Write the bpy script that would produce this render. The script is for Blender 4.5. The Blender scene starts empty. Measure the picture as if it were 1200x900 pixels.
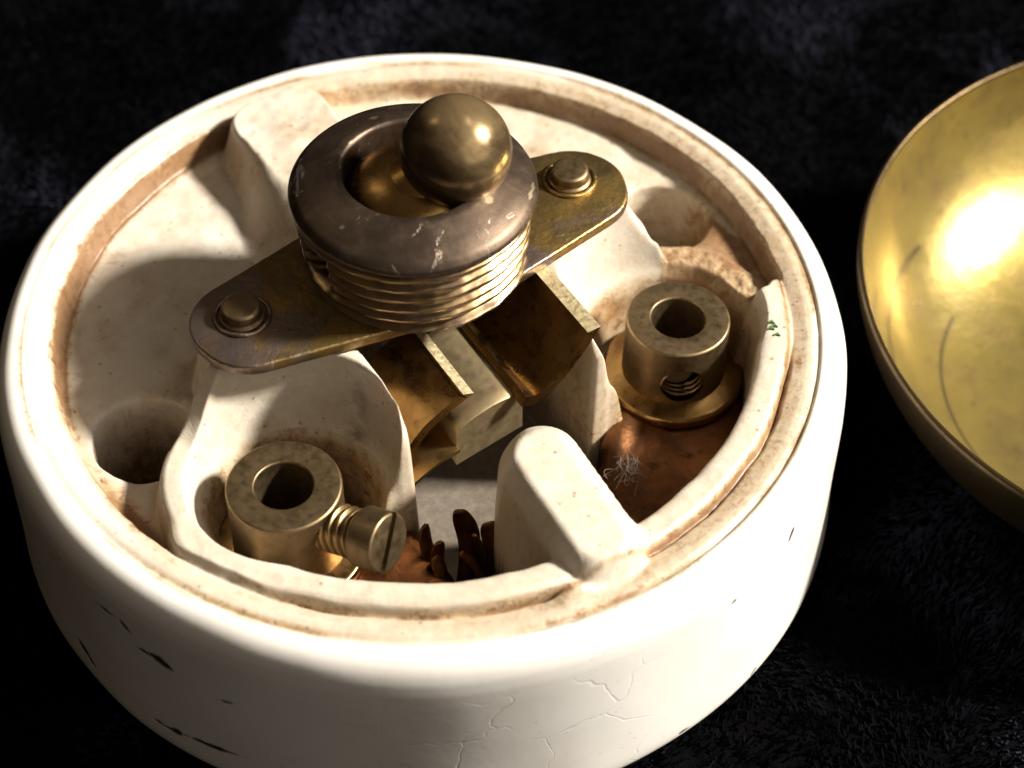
import bpy, bmesh, math, random
import numpy as np
from mathutils import Vector, Matrix
random.seed(7); rng = np.random.default_rng(7)
S = 0.001                      # everything below is written in millimetres
sc = bpy.context.scene
C = sc.collection
R = math.radians

# ------------------------------------------------------------------ camera
cd = bpy.data.cameras.new('camera'); cam = bpy.data.objects.new('camera', cd); C.objects.link(cam)
fwd = Vector((0, 0.66248, -0.74908)); rgt = Vector((0.99988382, 0.01141821, 0.01009821)); up = Vector((-0.01524301, 0.74899119, 0.66240459))
M = Matrix((rgt, up, -fwd)).transposed().to_4x4(); M.translation = Vector((6.3955, -91.1533, 112.3069)) * S
cam.matrix_world = M
cd.sensor_width = 36; cd.lens = 36 * 2161.98 / 1200
cd.clip_start = 0.005; cd.clip_end = 20
cd.dof.use_dof = True; cd.dof.focus_distance = 0.1265; cd.dof.aperture_fstop = 34
sc.camera = cam

# ------------------------------------------------------------------ light
w = bpy.data.worlds.new('World'); sc.world = w; w.use_nodes = True
bg = w.node_tree.nodes['Background']; bg.inputs['Strength'].default_value = 1.0
wt = w.node_tree; tcw = wt.nodes.new('ShaderNodeTexCoord'); sxyz = wt.nodes.new('ShaderNodeSeparateXYZ'); wr = wt.nodes.new('ShaderNodeValToRGB')
wt.links.new(tcw.outputs['Generated'], sxyz.inputs[0]); wt.links.new(sxyz.outputs['Z'], wr.inputs[0]); wt.links.new(wr.outputs[0], bg.inputs['Color'])
wr.color_ramp.elements[0].position = 0.0; wr.color_ramp.elements[0].color = (.020, .0135, .009, 1)      # dim room, paler ceiling
wr.color_ramp.elements[1].position = 1.0; wr.color_ramp.elements[1].color = (.085, .062, .042, 1)
def area(name, az, el, dist, size, power, color, shape='DISK', size_y=None):
    l = bpy.data.lights.new(name, 'AREA'); l.shape = shape; l.size = size
    if size_y: l.size_y = size_y
    l.energy = power; l.color = color
    o = bpy.data.objects.new(name, l); C.objects.link(o)
    d = Vector((math.cos(R(az)) * math.cos(R(el)), math.sin(R(az)) * math.cos(R(el)), math.sin(R(el))))
    o.location = d * dist; o.rotation_euler = d.to_track_quat('Z', 'Y').to_euler()
    return o
area('key_lamp', 4, 38, 1.0, 0.125, 31, (1.0, 0.93, 0.82))
area('front_fill', -38, 32, .9, 0.95, 1.7, (1.0, 0.90, 0.78), 'RECTANGLE', 0.75)  # soft fill added to brighten the front wall and pockets
area('window_light', 150, 50, 1.0, 0.16, 0.32, (1.0, 0.80, 0.50), 'RECTANGLE', 0.22)
area('ceiling_light', 35, 62, 1.1, 0.22, 0.45, (1.0, 0.90, 0.78), 'RECTANGLE', 0.12)
vs = sc.view_settings; vs.view_transform = 'Standard'; vs.look = 'None'; vs.exposure = 0.12; vs.gamma = 1

# ------------------------------------------------------------------ helpers
def tag(o, label=None, cat=None, kind=None, group=None):
    if label: o['label'] = label
    if cat: o['category'] = cat
    if kind: o['kind'] = kind
    if group: o['group'] = group
    return o
def empty(name, loc=(0, 0, 0)):
    o = bpy.data.objects.new(name, None); C.objects.link(o); o.location = Vector(loc) * S; o.empty_display_size = 0.01
    return o
def link(name, me, mat, parent=None, smooth=True, loc=None):
    o = bpy.data.objects.new(name, me); C.objects.link(o)
    if mat: me.materials.clear(); me.materials.append(mat)
    if smooth: me.shade_smooth()
    if parent:
        o.parent = parent
        o.matrix_parent_inverse = Matrix.Translation(-world_loc(parent))
    return o
def world_loc(o):
    v = Vector((0, 0, 0))
    return o.location.copy() if o.type == 'EMPTY' else v
def mesh_np(name, V, F):
    """V (n,3) in mm, F (m,4) or (m,3) ints"""
    me = bpy.data.meshes.new(name); V = np.asarray(V, np.float32) * S; F = np.asarray(F, np.int32)
    k = F.shape[1]
    me.vertices.add(len(V)); me.vertices.foreach_set('co', V.ravel())
    me.loops.add(F.size); me.loops.foreach_set('vertex_index', F.ravel())
    me.polygons.add(len(F)); me.polygons.foreach_set('loop_start', np.arange(0, F.size, k, dtype=np.int32))
    me.polygons.foreach_set('loop_total', np.full(len(F), k, np.int32))
    me.update(calc_edges=True); return me
def grid_faces(nr, nc, wrap=False):
    i = np.arange(nr - 1)[:, None]; j = np.arange(nc if wrap else nc - 1)[None, :]
    j2 = (j + 1) % nc
    a = i * nc + j; b = i * nc + j2; c = (i + 1) * nc + j2; d = (i + 1) * nc + j
    return np.stack([a, b, c, d], -1).reshape(-1, 4)
def lathe(name, prof, n=96, center=(0, 0, 0), axis=None, closed=False):
    prof = np.array(prof, float)
    if closed: prof = np.vstack([prof, prof[:1]])
    th = np.linspace(0, 2 * np.pi, n, endpoint=False)
    V = np.stack([prof[:, 0:1] * np.cos(th), prof[:, 0:1] * np.sin(th), prof[:, 1:2] + 0 * th], -1).reshape(-1, 3)
    F = grid_faces(len(prof), n, True)
    if axis is not None:
        q = Vector((0, 0, 1)).rotation_difference(Vector(axis)).to_matrix(); V = V @ np.array(q).T
    V = V + np.array(center)
    return mesh_np(name, V, F)
def round_profile(pts, rad=0.25, seg=4):
    """round the corners of an open (r,z) polyline"""
    out = [pts[0]]
    for p, q, s in zip(pts[:-2], pts[1:-1], pts[2:]):
        p, q, s = map(np.array, (p, q, s)); a = p - q; b = s - q; la, lb = np.linalg.norm(a), np.linalg.norm(b)
        k = min(rad, la * .45, lb * .45)
        A = q + a / la * k; B = q + b / lb * k
        for t in np.linspace(0, 1, seg + 1): out.append(tuple((1 - t) ** 2 * A + 2 * t * (1 - t) * q + t * t * B))
    out.append(pts[-1]); return out
def extrude_poly(name, pts, z0, z1, bev=0.2, seg=3):
    """flat plate with the outline pts (list of xy mm), bevelled top and bottom"""
    P = np.array(pts, float); n = len(P)
    t = np.roll(P, -1, 0) - np.roll(P, 1, 0); t /= np.linalg.norm(t, axis=1)[:, None]
    area2 = (P[:, 0] * np.roll(P[:, 1], -1) - np.roll(P[:, 0], -1) * P[:, 1]).sum()
    nr = np.stack([t[:, 1], -t[:, 0]], 1) * (1 if area2 > 0 else -1)
    rings = []
    for a in np.linspace(0, np.pi / 2, seg + 1): rings.append((bev * (1 - np.sin(a)) , z0 + bev * (1 - np.cos(a)), ))
    rings = [(bev * (1 - np.sin(a)), z0 + bev * (1 - np.cos(a))) for a in np.linspace(0, np.pi / 2, seg + 1)]
    rings += [(bev * (1 - np.cos(a)), z1 - bev * (1 - np.sin(a))) for a in np.linspace(0, np.pi / 2, seg + 1)]
    V = np.vstack([np.c_[P - nr * o, np.full(n, z)] for o, z in rings])
    F = [tuple(f) for f in grid_faces(len(rings), n, True)]
    F.append(tuple(range(n))[::-1]); F.append(tuple((len(rings) - 1) * n + k for k in range(n)))
    me = bpy.data.meshes.new(name); me.from_pydata([tuple(v * S) for v in V], [], F); me.update()
    bm = bmesh.new(); bm.from_mesh(me); bmesh.ops.recalc_face_normals(bm, faces=bm.faces); bm.to_mesh(me); bm.free()
    return me
def tube(name, pts, rad, n=8):
    """swept tube through pts (mm); rad a number or list"""
    P = [Vector(p) for p in pts]; V = []; k = len(P)
    ref = Vector((0.13, 0.3, 1)).normalized()
    for i, p in enumerate(P):
        t = (P[min(i + 1, k - 1)] - P[max(i - 1, 0)]).normalized(); a = t.cross(ref)
        if a.length < 1e-3: a = t.cross(Vector((1, 0, 0)))
        a.normalize(); b = t.cross(a); r = rad[i] if hasattr(rad, '__len__') else rad
        for j in range(n):
            g = 2 * math.pi * j / n; V.append(p + a * (r * math.cos(g)) + b * (r * math.sin(g)))
    return mesh_np(name, np.array([tuple(v) for v in V]), grid_faces(k, n, True))
def boolean(o, cutter_me):
    c = bpy.data.objects.new('tmp', cutter_me); C.objects.link(c)
    m = o.modifiers.new('b', 'BOOLEAN'); m.operation = 'DIFFERENCE'; m.solver = 'EXACT'; m.object = c
    bpy.context.view_layer.update()
    dg = bpy.context.evaluated_depsgraph_get(); me = bpy.data.meshes.new_from_object(o.evaluated_get(dg))
    o.modifiers.clear(); o.data = me; bpy.data.objects.remove(c)
    for p in me.polygons: p.use_smooth = True
    me.set_sharp_from_angle(angle=R(35))
def ribbon(name, prof, u0, u1, thick, frame, nu=6, cut=0.0):
    """sheet: profile polyline prof [(s,z)] swept along the other axis u0..u1; frame(s,u,z)->xyz"""
    P = np.array(prof, float)
    # resample smoothly
    t = np.linspace(0, len(P) - 1, 28); Q = np.stack([np.interp(t, np.arange(len(P)), P[:, k]) for k in (0, 1)], 1)
    for _ in range(3): Q[1:-1] = (Q[:-2] + 2 * Q[1:-1] + Q[2:]) / 4
    T = np.gradient(Q, axis=0); T /= np.linalg.norm(T, axis=1)[:, None]; N = np.stack([-T[:, 1], T[:, 0]], 1)
    top_ = Q + N * thick / 2; top_[-1] -= T[-1] * cut; top_[-2] -= T[-1] * cut * .8
    loop = np.vstack([top_, (Q - N * thick / 2)[::-1]])
    us = np.linspace(u0, u1, nu)
    V = [frame(s, u, z) for u in us for s, z in loop]; n = len(loop)
    F = [tuple(f) for f in grid_faces(nu, n, True)]; h = n // 2
    for e in (0, nu - 1):
        for k in range(h - 1):
            q = (e * n + k, e * n + k + 1, e * n + n - 2 - k, e * n + n - 1 - k); F.append(q if e else q[::-1])
    me = bpy.data.meshes.new(name); me.from_pydata([tuple(np.array(v) * S) for v in V], [], F); me.update()
    bm = bmesh.new(); bm.from_mesh(me); bmesh.ops.recalc_face_normals(bm, faces=bm.faces); bm.to_mesh(me); bm.free()
    me.shade_smooth(); me.set_sharp_from_angle(angle=R(40))
    if cut:
        me['cut'] = n
    return me

# value noise in numpy
_perm = rng.random((64, 64, 64))
def vnoise(x, y, z, f):
    p = [np.asarray(q) * f + 1000.37 for q in (x, y, z)]; i = [np.floor(q).astype(int) for q in p]; t = [q - k for q, k in zip(p, i)]
    t = [k * k * (3 - 2 * k) for k in t]; r = 0
    for a in (0, 1):
        for b in (0, 1):
            for c in (0, 1):
                wgt = (t[0] if a else 1 - t[0]) * (t[1] if b else 1 - t[1]) * (t[2] if c else 1 - t[2])
                r = r + wgt * _perm[(i[0] + a) % 64, (i[1] + b) % 64, (i[2] + c) % 64]
    return r
def fbm(x, y, z, f, o=4):
    r = 0; s = 0; g = 1
    for k in range(o): r = r + g * vnoise(x, y, z, f * 2 ** k); s += g; g *= .5
    return r / s
def sst(a, b, x): t = np.clip((x - a) / (b - a), 0, 1); return t * t * (3 - 2 * t)

# ------------------------------------------------------------------ materials
class N:
    def __init__(s, name):
        s.m = bpy.data.materials.new(name); s.m.use_nodes = True; s.t = s.m.node_tree; s.b = s.t.nodes['Principled BSDF']
        s.tc = s.t.nodes.new('ShaderNodeTexCoord').outputs['Object']
    def new(s, ty, **k):
        n = s.t.nodes.new(ty)
        for a, v in k.items(): setattr(n, a, v)
        return n
    def L(s, a, b): s.t.links.new(a, b)
    def noise(s, scale, detail=4, rough=.55, vec=None, dist=0, stretch=None):
        n = s.new('ShaderNodeTexNoise'); n.inputs['Scale'].default_value = scale; n.inputs['Detail'].default_value = detail
        n.inputs['Roughness'].default_value = rough; n.inputs['Distortion'].default_value = dist
        v = vec or s.tc
        if stretch:
            mp = s.new('ShaderNodeMapping'); mp.inputs['Scale'].default_value = stretch; s.L(v, mp.inputs['Vector']); v = mp.outputs[0]
        s.L(v, n.inputs['Vector']); return n.outputs['Fac']
    def ramp(s, fac, stops):
        n = s.new('ShaderNodeValToRGB'); e = n.color_ramp.elements
        while len(e) < len(stops): e.new(.5)
        for k, (p, c) in enumerate(stops):
            e[k].position = p; e[k].color = (c, c, c, 1) if isinstance(c, (int, float)) else (*c, 1)
        s.L(fac, n.inputs[0]); return n.outputs['Color']
    def mix(s, f, a, b, mode='MIX'):
        n = s.new('ShaderNodeMix', data_type='RGBA', blend_type=mode)
        for sock, v in ((n.inputs[0], f), (n.inputs[6], a), (n.inputs[7], b)):
            if isinstance(v, (int, float)): sock.default_value = v if sock == n.inputs[0] else (v, v, v, 1)
            elif isinstance(v, tuple): sock.default_value = (*v, 1)
            else: s.L(v, sock)
        return n.outputs[2]
    def math(s, op, a, b=0.0, c=None):
        n = s.new('ShaderNodeMath', operation=op)
        for k, v in enumerate((a, b) if c is None else (a, b, c)):
            if isinstance(v, (int, float)): n.inputs[k].default_value = v
            else: s.L(v, n.inputs[k])
        return n.outputs[0]
    def attr(s, name): n = s.new('ShaderNodeAttribute', attribute_name=name); return n.outputs['Fac']
    def bump(s, h, dist, strength=1.0, prev=None):
        n = s.new('ShaderNodeBump'); n.inputs['Distance'].default_value = dist * S; n.inputs['Strength'].default_value = strength
        s.L(h, n.inputs['Height'])
        if prev: s.L(prev, n.inputs['Normal'])
        return n.outputs[0]
    def set(s, **k):
        for a, v in k.items():
            i = s.b.inputs[a.replace('_', ' ')]
            if isinstance(v, (int, float)): i.default_value = v
            elif isinstance(v, tuple): i.default_value = (*v, 1) if len(v) == 3 and i.type == 'RGBA' else v
            else: s.L(v, i)
        return s.m

def metal(name, c1, c2, c3, r1, r2, scale=300, bump=.03, spec_scale=1500, scratch=None, metallic=1.0, soft=0.0):
    n = N(name)
    a = n.noise(scale, 6, .62, dist=.4); b = n.noise(scale * 3.1, 5, .6); g = n.noise(spec_scale, 3, .6)
    col = n.mix(n.ramp(a, [(.38 - soft, 0.0), (.62 + soft, 1.0)]), c1, c2); col = n.mix(n.ramp(b, [(.58 - soft, 0.0), (.74 + soft, .85)]), col, c3)
    rgh = n.math('ADD', n.math('MULTIPLY', n.ramp(b, [(.3, 0.0), (.7, 1.0)]), r2 - r1), r1)
    bp = n.bump(g, bump, .8); bp = n.bump(a, bump * 2.5, .7, bp)
    if scratch:
        sx = n.noise(900, 2, .5, stretch=scratch); bp = n.bump(sx, bump, .8, bp)
    n.L(bp, n.b.inputs['Normal'])
    return n.set(Base_Color=col, Metallic=metallic, Roughness=rgh)
brass = metal('aged_brass', (.46, .31, .11), (.34, .23, .10), (.20, .13, .06), .27, .48, 240, .012)
brass_dull = metal('dull_machined_brass', (.26, .19, .105), (.225, .165, .092), (.14, .10, .06), .36, .56, 500, .0015, 3400, soft=.12)
lit_edge_brass = metal('painted_lit_brass', (.85, .74, .48), (.75, .64, .38), (.50, .40, .22), .45, .65, 900, .05, 2200)  # paler brass that paints the light on the strip ends
brass_dark = metal('tarnished_brown_brass', (.42, .26, .09), (.25, .15, .058), (.13, .08, .036), .2, .4, 260, .01)
thread_brass = metal('worn_thread_brass', (.40, .28, .13), (.20, .14, .10), (.16, .12, .11), .24, .46, 160, .01)
copper = metal('oxidised_copper', (.27, .12, .052), (.13, .062, .032), (.06, .034, .022), .30, .55, 260, .05)
# ball: bronze brown patina
n = N('ball_patina')
a = n.noise(170, 5, .6, dist=.7); b = n.noise(520, 5, .65); c = n.noise(1900, 3, .6)
col = n.mix(n.ramp(a, [(.42, 0.0), (.58, 1.0)]), (.31, .22, .11), (.13, .085, .042)); col = n.mix(n.ramp(b, [(.52, 0.0), (.75, .8)]), col, (.085, .055, .035))
col = n.mix(n.ramp(c, [(.66, 0.0), (.72, .5)]), col, (.05, .035, .03))
n.L(n.bump(b, .01, .6, n.bump(c, .004, .6)), n.b.inputs['Normal'])
ball_mat = n.set(Base_Color=col, Metallic=.72, Roughness=n.math('ADD', n.math('MULTIPLY', b, .26), .11))
# collar: purple brown dull with brass rubbed edges
n = N('collar_patina')
a = n.noise(150, 6, .62, dist=.5); b = n.noise(700, 5, .65); c = n.noise(2400, 3, .7); e = n.noise(330, 6, .7, dist=1.2)
col = n.mix(n.ramp(a, [(.35, 0.0), (.65, 1.0)]), (.105, .074, .052), (.058, .041, .031)); col = n.mix(n.ramp(b, [(.50, 0.0), (.75, .7)]), col, (.14, .10, .068))
pt = n.new('ShaderNodeNewGeometry').outputs['Pointiness']
col = n.mix(n.ramp(pt, [(.53, 0.0), (.60, .55)]), col, (.45, .36, .24))
sc_ = n.ramp(e, [(.62, 0.0), (.66, 1.0)]); col = n.mix(n.math('MULTIPLY', sc_, .45), col, (.48, .42, .37))
n.L(n.bump(sc_, -.02, .6, n.bump(c, .012, .9, n.bump(b, .01, .5))), n.b.inputs['Normal'])
collar_mat = n.set(Base_Color=col, Metallic=.85, Roughness=n.math('ADD', n.math('MULTIPLY', b, .35), .28))
# bracket: brass green-brown film, pitted
n = N('bracket_patina')
a = n.noise(190, 6, .65, dist=.8); b = n.noise(800, 6, .7); c = n.noise(2600, 3, .6); g = n.noise(340, 5, .7, dist=1.5)
col = n.mix(n.ramp(a, [(.36, 0.0), (.62, 1.0)]), (.36, .235, .075), (.15, .11, .055)); col = n.mix(n.ramp(b, [(.5, 0.0), (.72, .8)]), col, (.13, .085, .05))
col = n.mix(n.math('MULTIPLY', n.ramp(g, [(.56, 0.0), (.68, 1.0)]), .6), col, (.10, .15, .055))
col = n.mix(n.math('MULTIPLY', n.ramp(n.noise(420, 5, .7, dist=2), [(.63, 0.0), (.67, 1.0)]), .55), col, (.55, .47, .40))
col = n.mix(n.math('MULTIPLY', n.ramp(n.noise(120, 4, .6, dist=1), [(.5, 0.0), (.62, 1.0)]), .55), col, (.19, .165, .20))
n.L(n.bump(b, .09, 1.0, n.bump(c, .02, .9, n.bump(a, .12, .6))), n.b.inputs['Normal'])
bracket_mat = n.set(Base_Color=col, Metallic=.9, Roughness=n.math('ADD', n.math('MULTIPLY', b, .35), .20))
# cap: bright brass inside
n = N('cap_brass')
a = n.noise(60, 6, .6, dist=.6); b = n.noise(260, 6, .68); c = n.noise(1300, 4, .65)
col = n.mix(n.ramp(a, [(.36, 0.0), (.64, 1.0)]), (.40, .30, .085), (.27, .215, .075)); col = n.mix(n.ramp(b, [(.48, 0.0), (.70, .75)]), col, (.19, .125, .06))
col = n.mix(n.ramp(c, [(.62, 0.0), (.72, .7)]), col, (.16, .12, .06))
dk = n.attr('outside'); oc = n.mix(n.ramp(b, [(.4, 0.0), (.66, 1.0)]), (.12, .083, .042), (.07, .05, .028)); col = n.mix(dk, col, oc)
sct = n.attr('scratch'); col = n.mix(n.math('MULTIPLY', sct, .9), col, (.11, .085, .05))
n.L(n.bump(sct, -.01, .3, n.bump(c, .015, .8, n.bump(b, .06, .8, n.bump(a, .25, .6)))), n.b.inputs['Normal'])
cap_mat = n.set(Base_Color=col, Metallic=n.math('ADD', 0.74, n.math('MULTIPLY', dk, .2)), Roughness=n.math('ADD', n.math('MULTIPLY', b, .22), n.math('ADD', .13, n.math('MULTIPLY', dk, .16))))
# porcelain
n = N('crazed_porcelain')
dirt = n.attr('dirt'); glaze = n.attr('glaze'); chip = n.attr('chip'); craze = n.attr('craze'); rust_shade = n.attr('rust_shade')
a = n.noise(110, 6, .6, dist=.3); b = n.noise(520, 6, .7, dist=.5); c = n.noise(2600, 3, .6); d_ = n.noise(240, 5, .62)
inner = n.mix(n.ramp(d_, [(.25, 0.0), (.8, 1.0)]), (.63, .585, .50), (.53, .475, .385))
gr = n.noise(1500, 5, .75); inner = n.mix(n.ramp(gr, [(.42, 0.0), (.72, .45)]), inner, (.40, .31, .235))
sm = n.noise(75, 5, .65, dist=.8); inner = n.mix(n.ramp(sm, [(.48, 0.0), (.74, .55)]), inner, (.47, .37, .26))
inner = n.mix(n.ramp(b, [(.45, 0.0), (.8, .45)]), inner, (.44, .32, .23))
outer = n.mix(n.ramp(a, [(.4, 0.0), (.7, 1.0)]), (.80, .785, .75), (.76, .725, .67))
col = n.mix(glaze, inner, outer)
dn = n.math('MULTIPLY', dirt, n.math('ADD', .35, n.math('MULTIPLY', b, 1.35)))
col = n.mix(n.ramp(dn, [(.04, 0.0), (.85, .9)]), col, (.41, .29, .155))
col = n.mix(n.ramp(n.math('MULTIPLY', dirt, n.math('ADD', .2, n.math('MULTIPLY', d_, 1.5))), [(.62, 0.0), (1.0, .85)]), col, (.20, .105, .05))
g2 = n.noise(1300, 6, .8, dist=.4); g3 = n.math('MULTIPLY', n.ramp(g2, [(.50, 0.0), (.60, 1.0)]), n.ramp(dirt, [(.22, 0.0), (.75, .9)]))
col = n.mix(g3, col, (.17, .085, .038))
g4 = n.noise(330, 6, .8, dist=1.2); g5 = n.math('MULTIPLY', n.ramp(g4, [(.56, 0.0), (.64, 1.0)]), n.ramp(dirt, [(.12, 0.0), (.5, .6)]))
col = n.mix(g5, col, (.26, .145, .07))
col = n.mix(n.math('MULTIPLY', rust_shade, n.ramp(b, [(.38, 0.0), (.58, 1.0)])), col, (.10, .045, .022))
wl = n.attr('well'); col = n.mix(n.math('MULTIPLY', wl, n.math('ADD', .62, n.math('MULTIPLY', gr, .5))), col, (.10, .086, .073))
# fine specks
vo = n.new('ShaderNodeTexVoronoi'); vo.inputs['Scale'].default_value = 1050; n.L(n.tc, vo.inputs['Vector'])
sp = n.math('MULTIPLY', n.ramp(vo.outputs['Distance'], [(.10, 1.0), (.17, 0.0)]), n.ramp(n.noise(420, 2, .5), [(.46, 0.0), (.55, 1.0)]))
col = n.mix(n.math('MULTIPLY', sp, n.math('SUBTRACT', .62, n.math('MULTIPLY', glaze, .45))), col, (.16, .11, .08))
# crazing
vz = n.new('ShaderNodeTexVoronoi', feature='DISTANCE_TO_EDGE'); vz.inputs['Scale'].default_value = 165
wv = n.new('ShaderNodeVectorMath', operation='ADD'); ns = n.new('ShaderNodeTexNoise'); ns.inputs['Scale'].default_value = 260; n.L(n.tc, ns.inputs['Vector'])
sv = n.new('ShaderNodeVectorMath', operation='SCALE'); n.L(ns.outputs['Color'], sv.inputs[0]); sv.inputs['Scale'].default_value = .0035
n.L(n.tc, wv.inputs[0]); n.L(sv.outputs[0], wv.inputs[1]); n.L(wv.outputs[0], vz.inputs['Vector'])
cr = n.math('MULTIPLY', n.ramp(vz.outputs['Distance'], [(.0, 1.0), (.012, 0.0)]), craze)
cr = n.math('MULTIPLY', cr, n.ramp(n.noise(150, 2, .5), [(.36, 0.0), (.46, 1.0)]))
col = n.mix(n.math('MULTIPLY', cr, .17), col, (.45, .39, .33))
col = n.mix(chip, col, (.045, .03, .024))
nrm = n.bump(gr, .03, .7, n.bump(b, .09, .7, n.bump(c, .02, .8))); nin = n.bump(cr, -.025, .7)
mixn = n.new('ShaderNodeMix', data_type='VECTOR'); n.L(glaze, mixn.inputs[0]); n.L(nrm, mixn.inputs[4]); n.L(n.bump(a, .08, .5, nin), mixn.inputs[5])
n.L(mixn.outputs[1], n.b.inputs['Normal'])
porcelain = n.set(Base_Color=col, Roughness=n.math('ADD', n.math('MULTIPLY', b, .28), n.math('SUBTRACT', .27, n.math('MULTIPLY', glaze, .20))),
                  Subsurface_Weight=.03, Subsurface_Scale=.0012, Subsurface_Radius=(1.0, .6, .35))
# cloth
n = N('black_velvet')
a = n.noise(35, 5, .6, dist=.6); b = n.noise(900, 4, .7)
col = n.mix(n.ramp(a, [(.45, 0.0), (.75, 1.0)]), (.0012, .0011, .0013), (.003, .003, .004))
n.L(n.bump(b, .5, .8), n.b.inputs['Normal'])
velvet = n.set(Base_Color=col, Roughness=.9, Specular_IOR_Level=.02, Sheen_Weight=.0, Sheen_Roughness=.5)
n = N('velvet_fibres')
a = n.noise(38, 4, .6, dist=.8); b = n.noise(700, 2, .6)
col = n.mix(n.math('MULTIPLY', n.ramp(a, [(.47, 0.0), (.70, 1.0)]), n.ramp(b, [(.3, 0.35), (.7, 1.0)])), (.0012, .0011, .0016), (.028, .030, .052))
fibre = n.set(Base_Color=col, Roughness=.8, Specular_IOR_Level=.03)
def plain(name, c, r=.7, m=0.0):
    n = N(name); v = n.noise(900, 4, .6); return n.set(Base_Color=n.mix(v, tuple(k * .7 for k in c), tuple(min(1, k * 1.25) for k in c)), Roughness=r, Metallic=m)
lint_mat = plain('grey_lint', (.17, .14, .11)); verdigris = plain('verdigris', (.10, .22, .07)); hair_mat = plain('pale_fibre', (.20, .17, .12))

# ------------------------------------------------------------------ setting: black velvet cloth
A32 = R(32); e1 = np.array([math.cos(A32), math.sin(A32)]); e2 = np.array([math.sin(A32), -math.cos(A32)])
def E(a, b, z=None):
    p = a * e1 + b * e2
    return (p[0], p[1]) if z is None else (p[0], p[1], z)
def cloth_z(x, y):
    h = (fbm(x, y, 0 * x, .035, 3) - .5) * 5.0 + (fbm(x, y, 0 * x + 7, .12, 2) - .5) * 1.2
    r = np.hypot(x, y); k = sst(31, 48, r) * sst(0, 1, np.hypot(x - 61, y - 9) / 30 + .15)
    return np.minimum(h, 2.5) * k - 0.35
g = np.concatenate([np.linspace(-600, -90, 30), np.linspace(-85, 140, 200), np.linspace(150, 700, 30)])
X, Y = np.meshgrid(g, g, indexing='ij'); Z = cloth_z(X, Y)
cl = link('velvet_cloth', mesh_np('velvet_cloth', np.stack([X, Y, Z], -1).reshape(-1, 3), grid_faces(len(g), len(g))), velvet)
tag(cl, 'black crushed velvet cloth under the porcelain switch and brass cap', kind='structure')
nb = 330000
bx = rng.uniform(-75, 120, nb); by = rng.uniform(-62, 150, nb)
bx = np.r_[bx, rng.uniform(-190, 240, 260000)]; by = np.r_[by, rng.uniform(-110, 300, 260000)]
keep = np.hypot(bx, by) > 30.4
bx, by = bx[keep], by[keep]; nb = len(bx)
bz = cloth_z(bx, by)
lean = fbm(bx, by, 0 * bx + 3, .09, 3) * 2 * np.pi * 2; mag = .25 + .9 * vnoise(bx, by, 0 * bx, .25)
L_ = rng.uniform(.35, .8, nb); dx = np.cos(lean) * mag * L_ + rng.normal(0, .2, nb); dy = np.sin(lean) * mag * L_ + rng.normal(0, .2, nb)
pa = rng.uniform(0, np.pi, nb); wx = np.cos(pa) * .10; wy = np.sin(pa) * .10
V = np.empty((nb, 4, 3)); V[:, 0] = np.stack([bx - wx, by - wy, bz - .1], 1); V[:, 1] = np.stack([bx + wx, by + wy, bz - .1], 1)
V[:, 2] = np.stack([bx + dx + wx * .8, by + dy + wy * .8, bz + L_ * .8], 1); V[:, 3] = np.stack([bx + dx - wx * .8, by + dy - wy * .8, bz + L_ * .8], 1)
pile = link('velvet_pile', mesh_np('velvet_pile', V.reshape(-1, 3), np.arange(nb * 4).reshape(-1, 4)), fibre, smooth=False)
tag(pile, 'short black pile of the velvet cloth lying in brushed patches', kind='stuff')

# ------------------------------------------------------------------ the switch
sw = empty('light_switch')
tag(sw, 'round white porcelain toggle switch with its cover off, brass ball lever in the middle', 'light switch')
H = 17.0
# ---- porcelain base
nT = 1300
rr = np.concatenate([np.linspace(.05, 10, 70), np.linspace(10.1, 28.2, 230)])
th = np.linspace(0, 2 * np.pi, nT, endpoint=False)
RR, TH = np.meshgrid(rr, th, indexing='ij'); X = RR * np.cos(TH); Y = RR * np.sin(TH)
wob = (fbm(X, Y, 0 * X, .30, 3) - .5)
a = X * e1[0] + Y * e1[1]; b = X * e2[0] + Y * e2[1]; aa = np.abs(a); r = RR + wob * .35 * (RR < 27.5)
def sdbox(x, y, cx, cy, hx, hy, rad):
    qx = np.abs(x - cx) - hx + rad; qy = np.abs(y - cy) - hy + rad
    return np.hypot(np.maximum(qx, 0), np.maximum(qy, 0)) + np.minimum(np.maximum(qx, qy), 0) - rad
def smin(p, q, k): h = np.clip(.5 + .5 * (q - p) / k, 0, 1); return q * (1 - h) + p * h - k * h * (1 - h)
def smax(p, q, k): return -smin(-p, -q, k)
PC = (14.9, 8.9)
wlo = fbm(X, Y, 0 * X + 3, .16, 2) - .5
dP = np.hypot(aa - PC[0], b - PC[1]) - 6.35 + wlo * .3
dW = sdbox(aa, b, 0, 3.5, 7.3, 9.5, .8)
dF = smax(r - 23.75, 11.2 - b, .8)
dC = smin(smin(dP, dF, 1.0), dW, .5) + wlo * .3
dWF = smin(dF, dW, .5) + wlo * .3
dO = smin(np.hypot(aa - PC[0], b - PC[1]) - 8.7, smax(r - 25.85, 9.0 - b, 2.0), 1.5) + wlo * .5
dB = smin(np.hypot(np.maximum(aa - 10.7, 0), b + .8) - 5.5, np.hypot(aa - 9.0, b - 4.5) - 5.0, 2.0) + wlo * .5
z = np.full_like(X, 15.0) + wob * .5
# tab behind (wide pad from the block to the rim)
dT = sdbox(a, b, .25, -14.5, 4.2, 11.3, 2.8) + wob * .8
zt = 18.5 + wob * .9
kT = sst(-23, -12, b); z = z + (zt - z) * (1 - sst(-.6 - kT, .8 + 3.2 * kT, dT))
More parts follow.
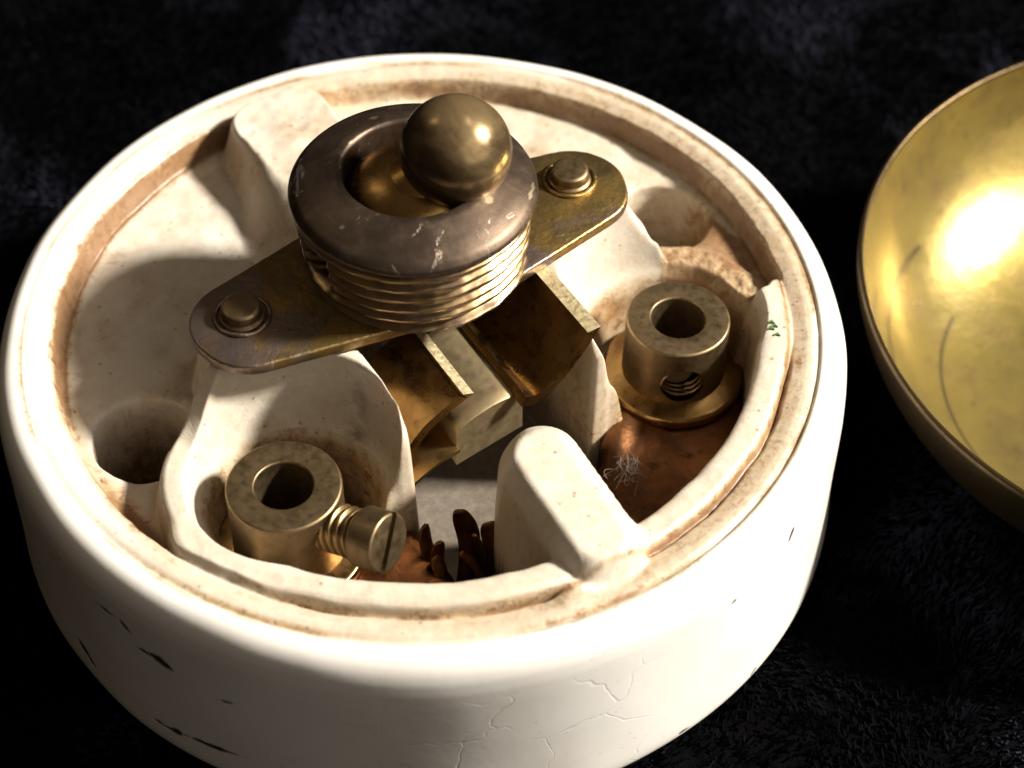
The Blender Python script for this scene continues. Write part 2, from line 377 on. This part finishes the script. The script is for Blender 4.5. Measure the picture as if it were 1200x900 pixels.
# ridge
zr = 17.35 + wob * .45
zr = zr - .30 * sst(-.5, 0.2, dO)
ramp = np.maximum(21.2 - (1.15 + .55 * (a > 0)) * np.maximum(dB - .1, 0), 0)
zr = smax(zr, ramp, 1.2)
# broken ridge on the right
chipd = sdbox(a, b, 21.8, 3.9, 3.3, 6.3, 1.6) + (fbm(X, Y, 0 * X + 2, .6, 3) - .5) * 1.3
chipm = (1 - sst(-.4, .6, chipd)) * (a > 15)
rough = (fbm(X, Y, 0 * X + 9, 1.3, 4) - .5)
zr = zr * (1 - chipm) + np.minimum(zr, 15.25 + rough * .4) * chipm
z = np.maximum(z, z + (zr - z) * (1 - sst(-.1, .5, dO)))
z = np.maximum(z, z + (21.2 + wob * .4 - z) * (1 - sst(-.5, 1.1, dB)))
# lip rounding of the cavity edge
z = z - (.45 - .25 * sst(18, 20, z)) * np.exp(-np.maximum(dC, 0) / .28)
# rim: ledge and inner wall
zl = 16.35 + .62 * np.sqrt(np.clip((RR - 25.9) / 1.4, 0, 1)) - .18 * sst(27.6, 28.15, RR) + (fbm(X, Y, 0 * X + 4, .8, 3) - .5) * .10
lf = sst(4, 16, -X) * (1 - .5 * sst(6, 20, -Y)); zl = zl + lf * (16.98 - .25 * (1 - sst(26.2, 27.2, RR)) - zl)
m = sst(25.65, 26.35, r + (fbm(X, Y, 0 * X + 5, .6, 3) - .5) * .35)
z = z * (1 - m) + zl * m
# lug in front
dL = sdbox(a, b, -.75 - .035 * (b - 18), 20.5, 2.95, 6.5, 2.75) + wlo * .3
zlug = 19.15 - .05 * np.maximum(b - 15, 0) - (.8 + .9 * sst(0, -2.5, a)) * sst(-1.6, .2, dL) ** 1.5 - 1.6 * sst(25.9, 27.3, b)
mL = (1 - sst(-.15, .5, dL))
# cavity
zc = 5.2 + 3.9 * (1 - sst(-.6, .6, dP)) + wlo * .4
mc = 1 - sst(-.55, .08, dC)
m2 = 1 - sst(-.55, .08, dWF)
zw = zc + 13.2 * (dP + 1.1) / 2.0
zw = smax(zw, zc, 1.2)
z = smin(z, zw, .9)
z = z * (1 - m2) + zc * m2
z = np.where(RR < 27.6, np.maximum(z, z + (zlug - z) * mL), z)
sk = 1 - sst(-.6, 1.5, np.hypot(a + 3.6, b - 25.2) - 1.0); z = np.maximum(z, z + (17.25 - z) * sk * (dC > -.2))
# mounting holes
dH = np.hypot(aa - 21.35, b + 1.0) - 3.65 + wob * .2
dHx = np.where(dO < .3, 5, dH)
z = z - .35 * np.exp(-np.maximum(dHx, 0) / .35)
mh = 1 - sst(-.4, .05, dH); mh = mh * sst(-.2, .3, np.where(a > 15, np.minimum(dO + chipm * 0, 9), dO))
z = z * (1 - mh) + 1.0 * mh
# dirt map
nz = fbm(X, Y, z, .55, 4); nz2 = fbm(X, Y, z * .3 + 4, 1.6, 4)
front = sst(-1, 14, b); right = sst(-4, 16, X)
band = np.exp(-((RR - 26.9) / .95) ** 2); groove = np.exp(-((RR - 25.95) / .30) ** 2); line = np.exp(-((RR - 28.0) / .28) ** 2)
leftclean = 1 - .85 * sst(10, 22, -X) * (1 - .0 * front)
dirt = (band * .36 * (.2 + .8 * right) + groove * 1.0 * (.55 + .45 * right) + line * .75 * sst(.35, .62, fbm(X, Y, z * .3 + 11, .16, 5))) * leftclean
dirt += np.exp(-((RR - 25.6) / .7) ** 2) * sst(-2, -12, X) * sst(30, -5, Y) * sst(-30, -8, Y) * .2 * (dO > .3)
dirt += .95 * np.exp(-((RR - 25.6) / .9) ** 2) * np.exp(-((TH - R(223)) / .16) ** 2)        # brown patch in front-left recess
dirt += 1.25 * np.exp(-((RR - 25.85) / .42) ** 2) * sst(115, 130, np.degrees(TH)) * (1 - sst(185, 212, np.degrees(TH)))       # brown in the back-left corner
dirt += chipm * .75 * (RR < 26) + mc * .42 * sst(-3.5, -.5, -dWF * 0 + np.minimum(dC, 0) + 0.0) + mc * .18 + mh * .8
dirt += .30 * sst(.35, .8, nz) * (RR < 27)
dirt += .30 * (1 - sst(-3, 3, np.hypot(a + 11, b - 3) - 4)) * (dC < .5)
dirt += .25 * (1 - sst(-.2, .5, dT)) * sst(-2, -14, b) * 0 + .09
dirt -= .55 * mL
dirt -= .35 * (1 - sst(-.2, .4, dO)) * (dC > .1) * (1 - chipm)
rust_shade = .6 * np.exp(-(np.hypot(a + 8.7, b - 6.2) / .8) ** 2) * (z > 12) + .7 * np.exp(-(np.hypot(a + 20, b - 6.2) / 1.2) ** 2) * (dC < 0)
rust_shade += mh * (a < 0) * .8 + .35 * mh  # left hole darkened further in colour to stand for its shade
rust_shade += .8 * np.exp(-((RR - 26.0) / .35) ** 2) * np.exp(-((TH - R(8)) / .05) ** 2)
inner = np.stack([X, Y, z], -1)
# outer wall
prof = [(28.2, z[-1].mean()), (28.32, 17.0), (28.7, 17.05), (29.2, 16.93), (29.65, 16.6), (30.0, 16.1), (30.25, 15.4), (30.4, 14.4), (30.48, 13), (30.55, 11), (30.65, 8.5), (30.75, 6), (30.86, 3.6), (30.95, 2.0), (30.95, 1.2), (30.75, .55), (30.3, .12), (29.6, 0)]
prof = np.array(prof); cum = np.r_[0, np.cumsum(np.hypot(*np.diff(prof, axis=0).T))]
t = np.linspace(0, cum[-1], 150)[1:]; pr_ = np.interp(t, cum, prof[:, 0]); pz_ = np.interp(t, cum, prof[:, 1])
for _ in range(6):
    pr_[1:-1] = (pr_[:-2] + 2 * pr_[1:-1] + pr_[2:]) / 4; pz_[1:-1] = (pz_[:-2] + 2 * pz_[1:-1] + pz_[2:]) / 4
PR, TH2 = np.meshgrid(pr_, th, indexing='ij'); PZ = np.repeat(pz_[:, None], nT, 1)
XO = PR * np.cos(TH2); YO = PR * np.sin(TH2)
PR = PR + (fbm(XO, YO, PZ, .11, 2) - .5) * .35 * sst(28.3, 29.5, PR)
# dark glaze pits: segments given as (theta deg, z) -> (theta deg, z), half width
pits = [(-132.8, 12.8, -127.9, 12.9, .09), (-127.9, 13.0, -125.8, 12.1, .17), (-125.4, 10.9, -122.9, 11.1, .16), (-123.2, 11.3, -120.0, 10.8, .36),
        (-139.9, 4.4, -136.3, 3.1, .22), (-124.9, 3.1, -122.0, 3.1, .15), (-121.8, 3.2, -120.0, 3.4, .26), (-119.9, 3.4, -110.5, 4.1, .13), (-114.0, 9.8, -110.9, 10.3, .08),
        (-34.6, 13.1, -33.6, 14.3, .17), (-46.9, 12.9, -45.8, 13.2, .09), (-53.9, 1.4, -51.6, 1.3, .14), (-54.1, 6.1, -53.6, 6.3, .09), (-40.5, 1.2, -39.5, 1.8, .10)]
chipv = np.zeros_like(PR)
sx = TH2.copy(); sx = np.where(sx > np.pi, sx - 2 * np.pi, sx) * 30.6
jit = (fbm(XO, YO, PZ, 1.2, 3) - .5)
for t0, z0, t1, z1, hw in pits:
    ax, ay, bx_, by_ = R(t0) * 30.6, z0, R(t1) * 30.6, z1; vx, vy = bx_ - ax, by_ - ay
    u = np.clip(((sx - ax) * vx + (PZ - ay) * vy) / (vx * vx + vy * vy), 0, 1)
    d = np.hypot(sx - ax - u * vx, PZ - ay - u * vy) + jit * .55 + .06; taper = hw * (.45 + 1.1 * np.sin(np.pi * u) ** .7)
    chipv = np.maximum(chipv, 1 - sst(taper * .6, taper * 1.5, d))
PR = PR - .04 * chipv
wall = np.stack([PR * np.cos(TH2), PR * np.sin(TH2), PZ], -1)
V = np.vstack([inner.reshape(-1, 3), wall.reshape(-1, 3)]); nr = len(rr) + len(pr_)
F = grid_faces(nr, nT, True)
me = mesh_np('porcelain_base', V, F)
def put(name, arr): at_ = me.attributes.new(name, 'FLOAT', 'POINT'); at_.data.foreach_set('value', np.asarray(arr, np.float32).ravel())
lineo = np.exp(-((PR - 28.35) / .35) ** 2) * sst(.42, .66, fbm(XO, YO, PZ, .22, 5)) * .6 * sst(18, 29, 30 - XO * .4 + np.abs(YO) * .3)
gl_in = sst(27.9, 28.4, RR) + 0 * X
leftrim = sst(25.9, 26.6, RR) * sst(14, 22, -X)
gl_in = np.maximum(gl_in, leftrim * .8)
gl_in = np.maximum(gl_in, sst(6, 16, -X) * (dO > .6) * (RR < 26) * .35)
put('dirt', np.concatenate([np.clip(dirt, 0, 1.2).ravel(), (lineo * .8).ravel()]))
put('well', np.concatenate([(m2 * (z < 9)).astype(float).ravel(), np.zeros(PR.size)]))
put('glaze', np.concatenate([gl_in.ravel(), sst(28.2, 28.6, PR).ravel()]))
put('chip', np.concatenate([np.zeros(X.size), chipv.ravel()]))
put('craze', np.concatenate([np.zeros(X.size), (sst(14.5, 12.5, PZ) * np.exp(-((np.degrees(sx / 30.6) + 76) / 26) ** 2)).ravel()]))
put('rust_shade', np.concatenate([np.clip(rust_shade, 0, 1).ravel(), np.zeros(PR.size)]))
# heal the centre and the underside
bm = bmesh.new(); bm.from_mesh(me); bm.verts.ensure_lookup_table()
bmesh.ops.contextual_create(bm, geom=[bm.verts[k] for k in range(nT)])
bmesh.ops.contextual_create(bm, geom=[bm.verts[(nr - 1) * nT + k] for k in range(nT)])
bm.to_mesh(me); bm.free()
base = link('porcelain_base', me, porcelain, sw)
tag(base, 'crazed white porcelain body with brown stained rim')

# ---- bracket plate with rivets
def hull_outline(n=160):
    c = [(12.9, -.85, 3.95), (-12.9, -.85, 3.95), (0, -.8, 6.6), (13.0, -.2, 3.6), (-13.0, -.2, 3.7)]
    pts = []
    for k in range(n):
        g = 2 * math.pi * k / n; d = np.array([math.cos(g), math.sin(g)])
        q = max(((np.array([x, y]) @ d + rad), x + rad * d[0], y + rad * d[1]) for x, y, rad in c)
        pts.append((q[1], q[2]))
    # resample evenly
    P = np.array(pts + pts[:1]); L = np.r_[0, np.cumsum(np.hypot(*np.diff(P, axis=0).T))]
    t = np.linspace(0, L[-1], 240, endpoint=False)
    return [(np.interp(s, L, P[:, 0]), np.interp(s, L, P[:, 1])) for s in t]
out = [E(x + random.uniform(-.02, .02), y + random.uniform(-.02, .02)) for x, y in hull_outline()]
br = link('bracket', extrude_poly('bracket', out, 21.4, 22.3, .2), bracket_mat, sw); br.data.set_sharp_from_angle(angle=R(60))
tag(br, 'tarnished brass bracket plate riveted across the centre')
for sgn in (-1, 1):
    cx, cy = E(13.1 * sgn, -1.5 if sgn > 0 else -1.3)
    link('rivet', lathe('rivet', round_profile([(1.6, 22.2), (1.58, 22.5), (1.36, 22.6), (1.36, 23.25), (1.15, 23.38), (0.001, 23.42)], .12), 48, (cx, cy, 0)), brass_dull, br)
    nn = 40; pts = [(cx + math.cos(k / nn * 6.2832) * 1.85, cy + math.sin(k / nn * 6.2832) * 1.85, 22.37 + .05 * math.sin(k * .9)) for k in range(nn + 1)]
    link('rivet_collar', tube('rivet_collar', pts, .17, 8), bracket_mat, br)

# ---- threaded collar
K = (-.45, .75)
prof = round_profile([(4.6, 25.5), (4.62, 29.3), (4.7, 29.8), (4.92, 30.02), (5.4, 30.0), (6.2, 29.7), (7.2, 29.25), (8.0, 28.8), (8.38, 28.35), (8.42, 28.05), (8.2, 27.85), (7.6, 27.8)], .3, 5)
col_o = link('collar', lathe('collar', prof, 160, (*K, 0)), collar_mat, sw)
tag(col_o, 'dark threaded metal collar round the toggle')
nt, nz_ = 220, 210; pitch = 1.02
tt = np.linspace(0, 2 * np.pi, nt, endpoint=False); zz = np.linspace(22.25, 27.95, nz_); ZZ, TT = np.meshgrid(zz, tt, indexing='ij')
ph = (ZZ / pitch - TT / (2 * np.pi)) % 1.0
tri = np.abs(ph * 2 - 1); rad = 7.82 + .42 * sst(.12, .88, tri); rad = rad - .55 * (1 - (ZZ - 22.25) / 5.7) + (fbm(np.cos(TT) * 8, np.sin(TT) * 8, ZZ, .8, 3) - .5) * .30; rad = rad + .35 * (1 - sst(22.3, 22.7, ZZ)) * (1 - sst(.0, .6, tri) * .6) - .35 * sst(27.7, 27.95, ZZ)
notch = np.exp(-((np.degrees(TT) - 214) / 9.5) ** 4) * sst(22.9, 23.6, ZZ) * (1 - sst(26.4, 27.2, ZZ)); rad = rad - 1.5 * notch
V = np.stack([K[0] + rad * np.cos(TT), K[1] + rad * np.sin(TT), ZZ], -1).reshape(-1, 3)
link('thread', mesh_np('thread', V, grid_faces(nz_, nt, True)), thread_brass, col_o)
# joint dome and lever
gs = np.linspace(0, math.pi * .62, 30)
jd = link('pivot_dome', lathe('pivot_dome', [(max(.001, 4.6 * math.sin(g)), 27.75 + 2.5 * math.cos(g)) for g in gs], 96, (*K, 0)), brass_dark, sw)
BC = Vector((2.45, .7, 31.55)); BR = 3.74; piv = Vector((.5, .4, 28.6))
lever = link('toggle_lever', tube('toggle_lever', [piv + (BC - piv) * k for k in (0, .25, .5, .75, 1)], [2.9, 2.4, 1.9, 1.6, 1.5], 32), brass_dark, sw)
gs = np.linspace(0.0, math.pi, 64)
link('ball', lathe('ball', [(max(.001, BR * math.sin(g)), BR * math.cos(g)) for g in gs], 128, tuple(BC)), ball_mat, lever)

# ---- contact springs and drum in the channel
fr = lambda s, u, zz_: E(s, u, zz_)
cs = link('contact_strip', ribbon('contact_strip', [(-7.0, 13.6), (-6.2, 15.4), (-5.0, 16.7), (-3.4, 17.6), (-1.55, 18.45)], 2.0, 9.4, .8, fr, cut=.75), brass_dark, sw)
tag(cs, 'dark brass contact strip with end painted pale as if lit, left of the drum')
cs2 = link('contact_strip', ribbon('contact_strip', [(1.5, 17.3), (2.2, 16.9), (3.2, 17.1), (4.6, 18.2), (6.2, 20.2), (7.2, 21.7)], 3.0, 11.2, .85, fr, cut=.6), brass_dark, sw)
tag(cs2, 'dark brass contact strip curving up to the right of the drum')
def paint_lit_ends(o):
    # the end face gets a paler brass, light painted into its colour
    me = o.data; n = me['cut']; me.materials.append(lit_edge_brass); h = n // 2
    for p in me.polygons:
        vs_ = sorted(v % n for v in p.vertices)
        if len(vs_) == 4 and set(vs_) <= {h - 1, h}: p.material_index = 1
paint_lit_ends(cs); paint_lit_ends(cs2)
# drum
def drum():
    prof = [(-3.3, 12.5), (-3.3, 15.2), (-3.1, 16.1), (-1.6, 16.75), (-.2, 17.1), (1.2, 17.15), (2.1, 16.7), (2.5, 15.9), (2.55, 12.5)]
    Pp = np.array(prof); t = np.linspace(0, len(Pp) - 1, 40); Q = np.stack([np.interp(t, np.arange(len(Pp)), Pp[:, k]) for k in (0, 1)], 1)
    for _ in range(4): Q[1:-1] = (Q[:-2] + 2 * Q[1:-1] + Q[2:]) / 4
    us = np.r_[2.0, np.linspace(2.1, 10.05, 10), 10.2]; V = []
    for i, u in enumerate(us):
        k = 0 if 0 < i < len(us) - 1 else .1
        for s_, z_ in Q:
            uu = u - (.0 if u < 9 else .7 * sst(1.0, 2.4, s_))
            V.append((*E(s_ * (1 - k * .1), uu), z_ - k))
    n = len(Q); F = [tuple(f) for f in grid_faces(len(us), n)]; F.append(tuple(range(n))); F.append(tuple((len(us) - 1) * n + k for k in range(n))[::-1])
    me = bpy.data.meshes.new('contact_drum'); me.from_pydata([tuple(np.array(v) * S) for v in V], [], F); me.update()
    bm = bmesh.new(); bm.from_mesh(me); bmesh.ops.recalc_face_normals(bm, faces=bm.faces); bm.to_mesh(me); bm.free()
    me.shade_smooth(); me.set_sharp_from_angle(angle=R(45)); return me
brass_pale = metal('pale_satin_brass', (.50, .40, .235), (.43, .34, .20), (.33, .25, .145), .46, .62, 400, .002, 3000, soft=.14)
tag(link('contact_drum', drum(), brass_pale, sw), 'pale brass curved drum between the two contact strips')
ls = link('lower_spring', ribbon('lower_spring', [(-6.9, 12.9), (-5.6, 13.6), (-4.4, 14.1), (-3.2, 14.3)], 3.0, 10.6, .3, fr), brass, sw)
tag(ls, 'thin bright brass spring under the left contact strip')
tag(link('spindle', tube('spindle', [E(0, -3, 14), E(0, 1, 14.0), E(0, 8.2, 14.0)], 1.2, 32), brass_dark, sw), 'dark spindle carrying the contact drum')

# ---- terminal posts
def terminal(a_, b_, ztop, hdir, hz, rad=3.72, label=None, zf=10.9):
    cx, cy = E(a_, b_)
    P = round_profile([(1.95, 8.0), (1.95, ztop - .12), (2.03, ztop), (rad - .12, ztop), (rad, ztop - .12), (rad + .03, 12.0), (rad + .12, 8.4), (rad + .12, 7.2), (1.95, 7.2)], .05, 3)
    o = link('terminal_post', lathe('terminal_post', P, 128, (cx, cy, 0), closed=True), brass_dull, sw)
    h = Vector(hdir).normalized(); p0 = Vector((cx, cy, hz))
    cyl = lathe('c', [(0.0001, 0), (1.58, 0), (1.58, 6), (0.0001, 6)], 48, tuple(p0), tuple(h))
    boolean(o, cyl)
    # inner thread rings of the side hole
    ax = h; s1 = ax.cross(Vector((0, 0, 1))).normalized(); s2 = ax.cross(s1)
    pts = [tuple(p0 + ax * (rad - 1.5 + k / 24 * .42) + s1 * (1.5 * math.cos(k / 24 * 6.2832)) + s2 * (1.5 * math.sin(k / 24 * 6.2832))) for k in range(24 * 3 + 1)]
    link('hole_thread', tube('hole_thread', pts, .13, 6), thread_brass, o)
    fl = link('flange', lathe('flange', round_profile([(rad - .2, zf + .2), (4.6, zf), (5.1, zf - .08), (5.25, zf - .35), (5.25, zf - 1.0), (3, zf - 1.0)], .25), 96, (cx, cy, 0)), brass_dark, o)
    if label: tag(o, label)
    return o, p0, h
tR, _, _ = terminal(15.75, 9.3, 16.2, (.10, -1, 0), 12.95, 3.75, 'brass terminal post with empty threaded side hole')
tL, p0, h = terminal(-15.7, 9.1, 17.0, (.85, -.48, .26), 14.0, 3.85, 'brass terminal post holding the slotted screw')
# screw
def hel(t0, t1, r0, amp, pitch, n=60, turns_per=1):
    zz = np.linspace(t0, t1, int((t1 - t0) / .04)); tt = np.linspace(0, 2 * np.pi, n, endpoint=False); ZZ, TT = np.meshgrid(zz, tt, indexing='ij')
    rad = r0 + amp * sst(.1, .9, np.abs(((ZZ / pitch - TT / (2 * np.pi)) % 1) * 2 - 1)); V = np.stack([rad * np.cos(TT), rad * np.sin(TT), ZZ], -1).reshape(-1, 3)
    q = Vector((0, 0, 1)).rotation_difference(h).to_matrix(); V = V @ np.array(q).T + np.array(p0)
    return mesh_np('screw_shank', V, grid_faces(len(zz), n, True))
scw = link('terminal_screw', hel(2.2, 6.4, 1.38, .34, .62), thread_brass, tL)
scw.name = 'screw_shank'
hd = link('screw_head', lathe('screw_head', round_profile([(0.001, 6.3), (1.95, 6.3), (2.05, 6.5), (2.05, 8.3), (1.93, 8.42), (0.001, 8.42)], .12, 3), 96, tuple(p0), tuple(h)), brass_dull, tL)
q = Vector((0, 0, 1)).rotation_difference(h)
sl = h.cross(Vector((0, 0, 1))).normalized(); slot_dir = (Vector((0, 0, 1)) * math.cos(R(44)) + sl * -math.sin(R(44))); side = h.cross(slot_dir)
bmx = bmesh.new(); vs_ = []
for i in (-1, 1):
    for j in (-1, 1):
        for k in (7.65, 9.4): vs_.append(bmx.verts.new((p0 + slot_dir * 3 * i + side * .27 * j + h * k) * S))
bmesh.ops.convex_hull(bmx, input=bmx.verts); me = bpy.data.meshes.new('c'); bmx.to_mesh(me); bmx.free(); boolean(hd, me)

# ---- copper strips and leaves
def sheet(name, pts, thick, mat, label=None):
    me = bpy.data.meshes.new(name)
    bm = bmesh.new(); vs2 = [bm.verts.new(Vector(p) * S) for p in pts[0]]
    rows = [vs2]
    for row in pts[1:]:
        rows.append([bm.verts.new(Vector(p) * S) for p in row])
    for r0, r1 in zip(rows[:-1], rows[1:]):
        for i in range(len(r0) - 1): bm.faces.new((r0[i], r0[i + 1], r1[i + 1], r1[i]))
    bm.to_mesh(me); bm.free()
    o = link(name, me, mat, sw); s = o.modifiers.new('s', 'SUBSURF'); s.levels = s.render_levels = 2
    s = o.modifiers.new('t', 'SOLIDIFY'); s.thickness = thick * S; s.offset = 0
    if label: tag(o, label)
    return o
sheet('copper_strip', [[(24, 2, 9.6), (23, -6, 9.6), (20, -11, 9.6), (16.5, -15, 9.3)], [(19, 0, 9.6), (18.5, -6, 9.7), (17, -10, 9.6), (14.5, -13, 9.0)],
                       [(15.5, -3, 9.7), (15.6, -5.2, 9.9), (15.0, -8.6, 9.6), (13, -11, 8.6)], [(14.2, -3.6, 10.6), (14.0, -5.8, 11.2), (13.8, -8, 10.0), (12.4, -10.4, 8.2)],
                       [(13.1, -4, 9.6), (12.9, -6.4, 9.4), (12.6, -8.6, 8.6), (11.6, -10.6, 6.8)]], .35, copper, 'brown copper strip under the right terminal, its edge curled up')
sheet('copper_strip', [[(-8, -20.5, 9.5), (-3, -22, 9.3), (2, -21.5, 8.6), (5.5, -21, 7.6)], [(-6, -18.3, 9.6), (-2.2, -19, 9.7), (2.2, -19.5, 8.6), (4.6, -19.4, 7.4)],
                       [(-4.6, -17.3, 9.6), (-1.6, -16.2, 9.8), (1.2, -16.6, 8.8), (3.2, -18.4, 7.4)], [(-4.3, -15.6, 9.4), (-1.0, -13.3, 9.7), (1.2, -15.4, 8.8), (3.0, -17.6, 7.4)]], .35, copper, 'reddish copper strip below the slotted screw')
def leaf(base_, top, width, bend, label):
    b0 = Vector(base_); t0 = Vector(top); wv_ = Vector(width) * .92; rows = []
    for k in range(7):
        u = k / 6; c = b0.lerp(t0, u) + Vector(bend) * math.sin(math.pi * u) * 1.2; wk = wv_ * (.42 + .08 * u if u < .86 else .5 * math.sqrt(max(.25, 1 - ((u - .86) / .17) ** 2)))
        cup = wv_.cross(t0 - b0).normalized() * .32 * (1 - .5 * u); rows.append([tuple(c - wk), tuple(c + cup), tuple(c + wk)])
    return sheet('contact_leaf', rows, .22, copper, label)
leaf((3.2, -16.5, 5.6), (2.9, -14.2, 12.3), (1.75, .35, 0), (.5, .5, 0), 'tallest rounded copper leaf of the contact')
leaf((5.0, -16.4, 5.6), (4.9, -14.7, 11.6), (1.9, .8, 0), (.5, .3, 0), 'copper leaf beside the porcelain lug')
leaf((2.3, -17.3, 6.4), (.5, -14.9, 11.4), (.75, 1.0, 0), (-.5, .3, .3), 'twisted copper leaf leaning left')
leaf((5.2, -17.6, 6), (3.0, -16.0, 9.8), (.35, .9, 0), (0, .5, .4), 'low bent copper leaf in front')
leaf((7.0, -16.6, 6), (6.7, -15.2, 10.4), (.5, .9, 0), (.3, .3, 0), 'short copper leaf half hidden by the lug')
leaf((1.6, -18.6, 7), (1.2, -16.4, 9.9), (.8, .9, 0), (.3, .2, 0), 'curled copper leaf nearest the screw')

leaf((4.2, -17.0, 5.8), (4.0, -15.0, 10.6), (.9, -.5, 0), (.2, .5, 0), 'narrow copper leaf between the two tall ones')
leaf((1.9, -17.9, 6.6), (1.6, -15.8, 10.8), (1.0, .4, 0), (-.3, .4, 0), 'narrow copper leaf beside the screw head')

# green corrosion flecks on the right ridge
for k, (px_, py_) in enumerate([(24.75, -1.0), (24.95, -1.35), (24.7, -1.6), (25.05, -2.2)]):
    link('corrosion_spot', tube('corrosion_spot', [(px_ - .25, py_, 17.33), (px_, py_ + .12, 17.42), (px_ + .22, py_ - .05, 17.34)], [.06, .1, .05], 6), verdigris, base)

# ------------------------------------------------------------------ lint in the right pocket (loose: its own thing)
bm_parts = []; Vs = []; Fs = []; off = 0
for k in range(38):
    c = Vector((14.7, -9.6, 11.0)) + Vector((random.gauss(0, .5), random.gauss(0, .5), random.gauss(0, .25)))
    d = Vector((random.gauss(0, 1), random.gauss(0, 1), random.gauss(.2, .5))).normalized(); cv = Vector((random.gauss(0, .4), random.gauss(0, .4), random.gauss(0, .4))); L = random.uniform(.6, 1.6)
    pts = [c + d * L * (u - .5) + cv * math.sin(u * 3.14) for u in np.linspace(0, 1, 7)]
    m_ = tube('x', pts, .022, 4); v = np.empty(len(m_.vertices) * 3, np.float32); m_.vertices.foreach_get('co', v); v = v.reshape(-1, 3) / S
    f = np.array([tuple(p.vertices) for p in m_.polygons]); Vs.append(v); Fs.append(f + off); off += len(v); bpy.data.meshes.remove(m_)
li = link('lint_tuft', mesh_np('lint_tuft', np.vstack(Vs), np.vstack(Fs)), lint_mat)
tag(li, 'small grey tuft of lint caught on the copper below the right terminal', 'lint')
# pale curled fibre on the cloth, bottom right
pts = [(28.9 + 1.0 * math.cos(u), -29.2 + .75 * math.sin(u), 1.1 + .2 * math.sin(3 * u)) for u in np.linspace(3.3, -.9, 14)]
hf = link('loose_fibre', tube('loose_fibre', pts, .04, 5), hair_mat)
tag(hf, 'pale curled fibre lying on the black cloth at lower right', 'fibre')

# ------------------------------------------------------------------ brass cap lying open side up
capn = Vector((-.06, -.02, 1)).normalized(); capc = Vector((60.0, 7.1, 14.9)); RC = 27.5; DEP = 14.7
ang = np.linspace(0, math.pi / 2, 60)
def dome(Rr, D, hole): # from rim down to the hole
    out = []
    for g in ang:
        r_ = Rr * math.cos(g) ** .72; z_ = -D * math.sin(g) ** 1.0
        if r_ > hole: out.append((r_, z_))
    out.append((hole, -D)); return out
inn = [(RC - .45, -.05)] + [(p[0], p[1] - .12) for p in dome(RC - .48, DEP - .45, 8.2)]
outr = [(RC, -.15)] + [(p[0], p[1] - .2) for p in dome(RC, DEP, 8.2)]
prof = inn[::-1] + [(RC - .36, .04), (RC - .12, .03)] + outr
def resample(P, n):
    P = np.array(P); L = np.r_[0, np.cumsum(np.hypot(*np.diff(P, axis=0).T))]; t = np.linspace(0, L[-1], n); return np.stack([np.interp(t, L, P[:, k]) for k in (0, 1)], 1)
Pi = resample(inn[::-1], 170); Pm = np.array([(RC - .36, .04), (RC - .12, .03)]); Po = resample(outr, 80); P = np.vstack([Pi, Pm, Po])
nT2 = 720; t2 = np.linspace(0, 2 * np.pi, nT2, endpoint=False)
Rr_, Tt = np.meshgrid(P[:, 0], t2, indexing='ij'); Zz = np.repeat(P[:, 1:2], nT2, 1)
V = np.stack([Rr_ * np.cos(Tt), Rr_ * np.sin(Tt), Zz], -1)
dent = (fbm(V[..., 0], V[..., 1], V[..., 2], .10, 3) - .5) * .5
V = V * (1 + dent[..., None] * .012)
outside = np.zeros(len(P)); outside[len(Pi) - 2:] = 1
scr = np.zeros_like(Rr_)
for ra, t0, t1, ecc in ((23.6, 150, 215, .9), (19.2, 160, 238, 1.2), (25.6, 170, 200, .3)):
    rad_t = ra + ecc * np.sin((np.degrees(Tt) - t0) / (t1 - t0) * 3.2)
    k = (np.degrees(Tt) > t0) & (np.degrees(Tt) < t1); scr = np.maximum(scr, np.exp(-((Rr_ - rad_t) / .17) ** 2) * k)
scr[len(Pi):] = 0
q = Vector((0, 0, 1)).rotation_difference(capn).to_matrix()
W = V.reshape(-1, 3) @ np.array(q).T + np.array(capc)
me = mesh_np('brass_cap', W, grid_faces(len(P), nT2, True))
put('outside', np.repeat(outside[:, None], nT2, 1)); put('scratch', scr)
cap = link('brass_cap', me, cap_mat)
tag(cap, 'round brass cover cap lying open side up beside the porcelain switch', 'cap')
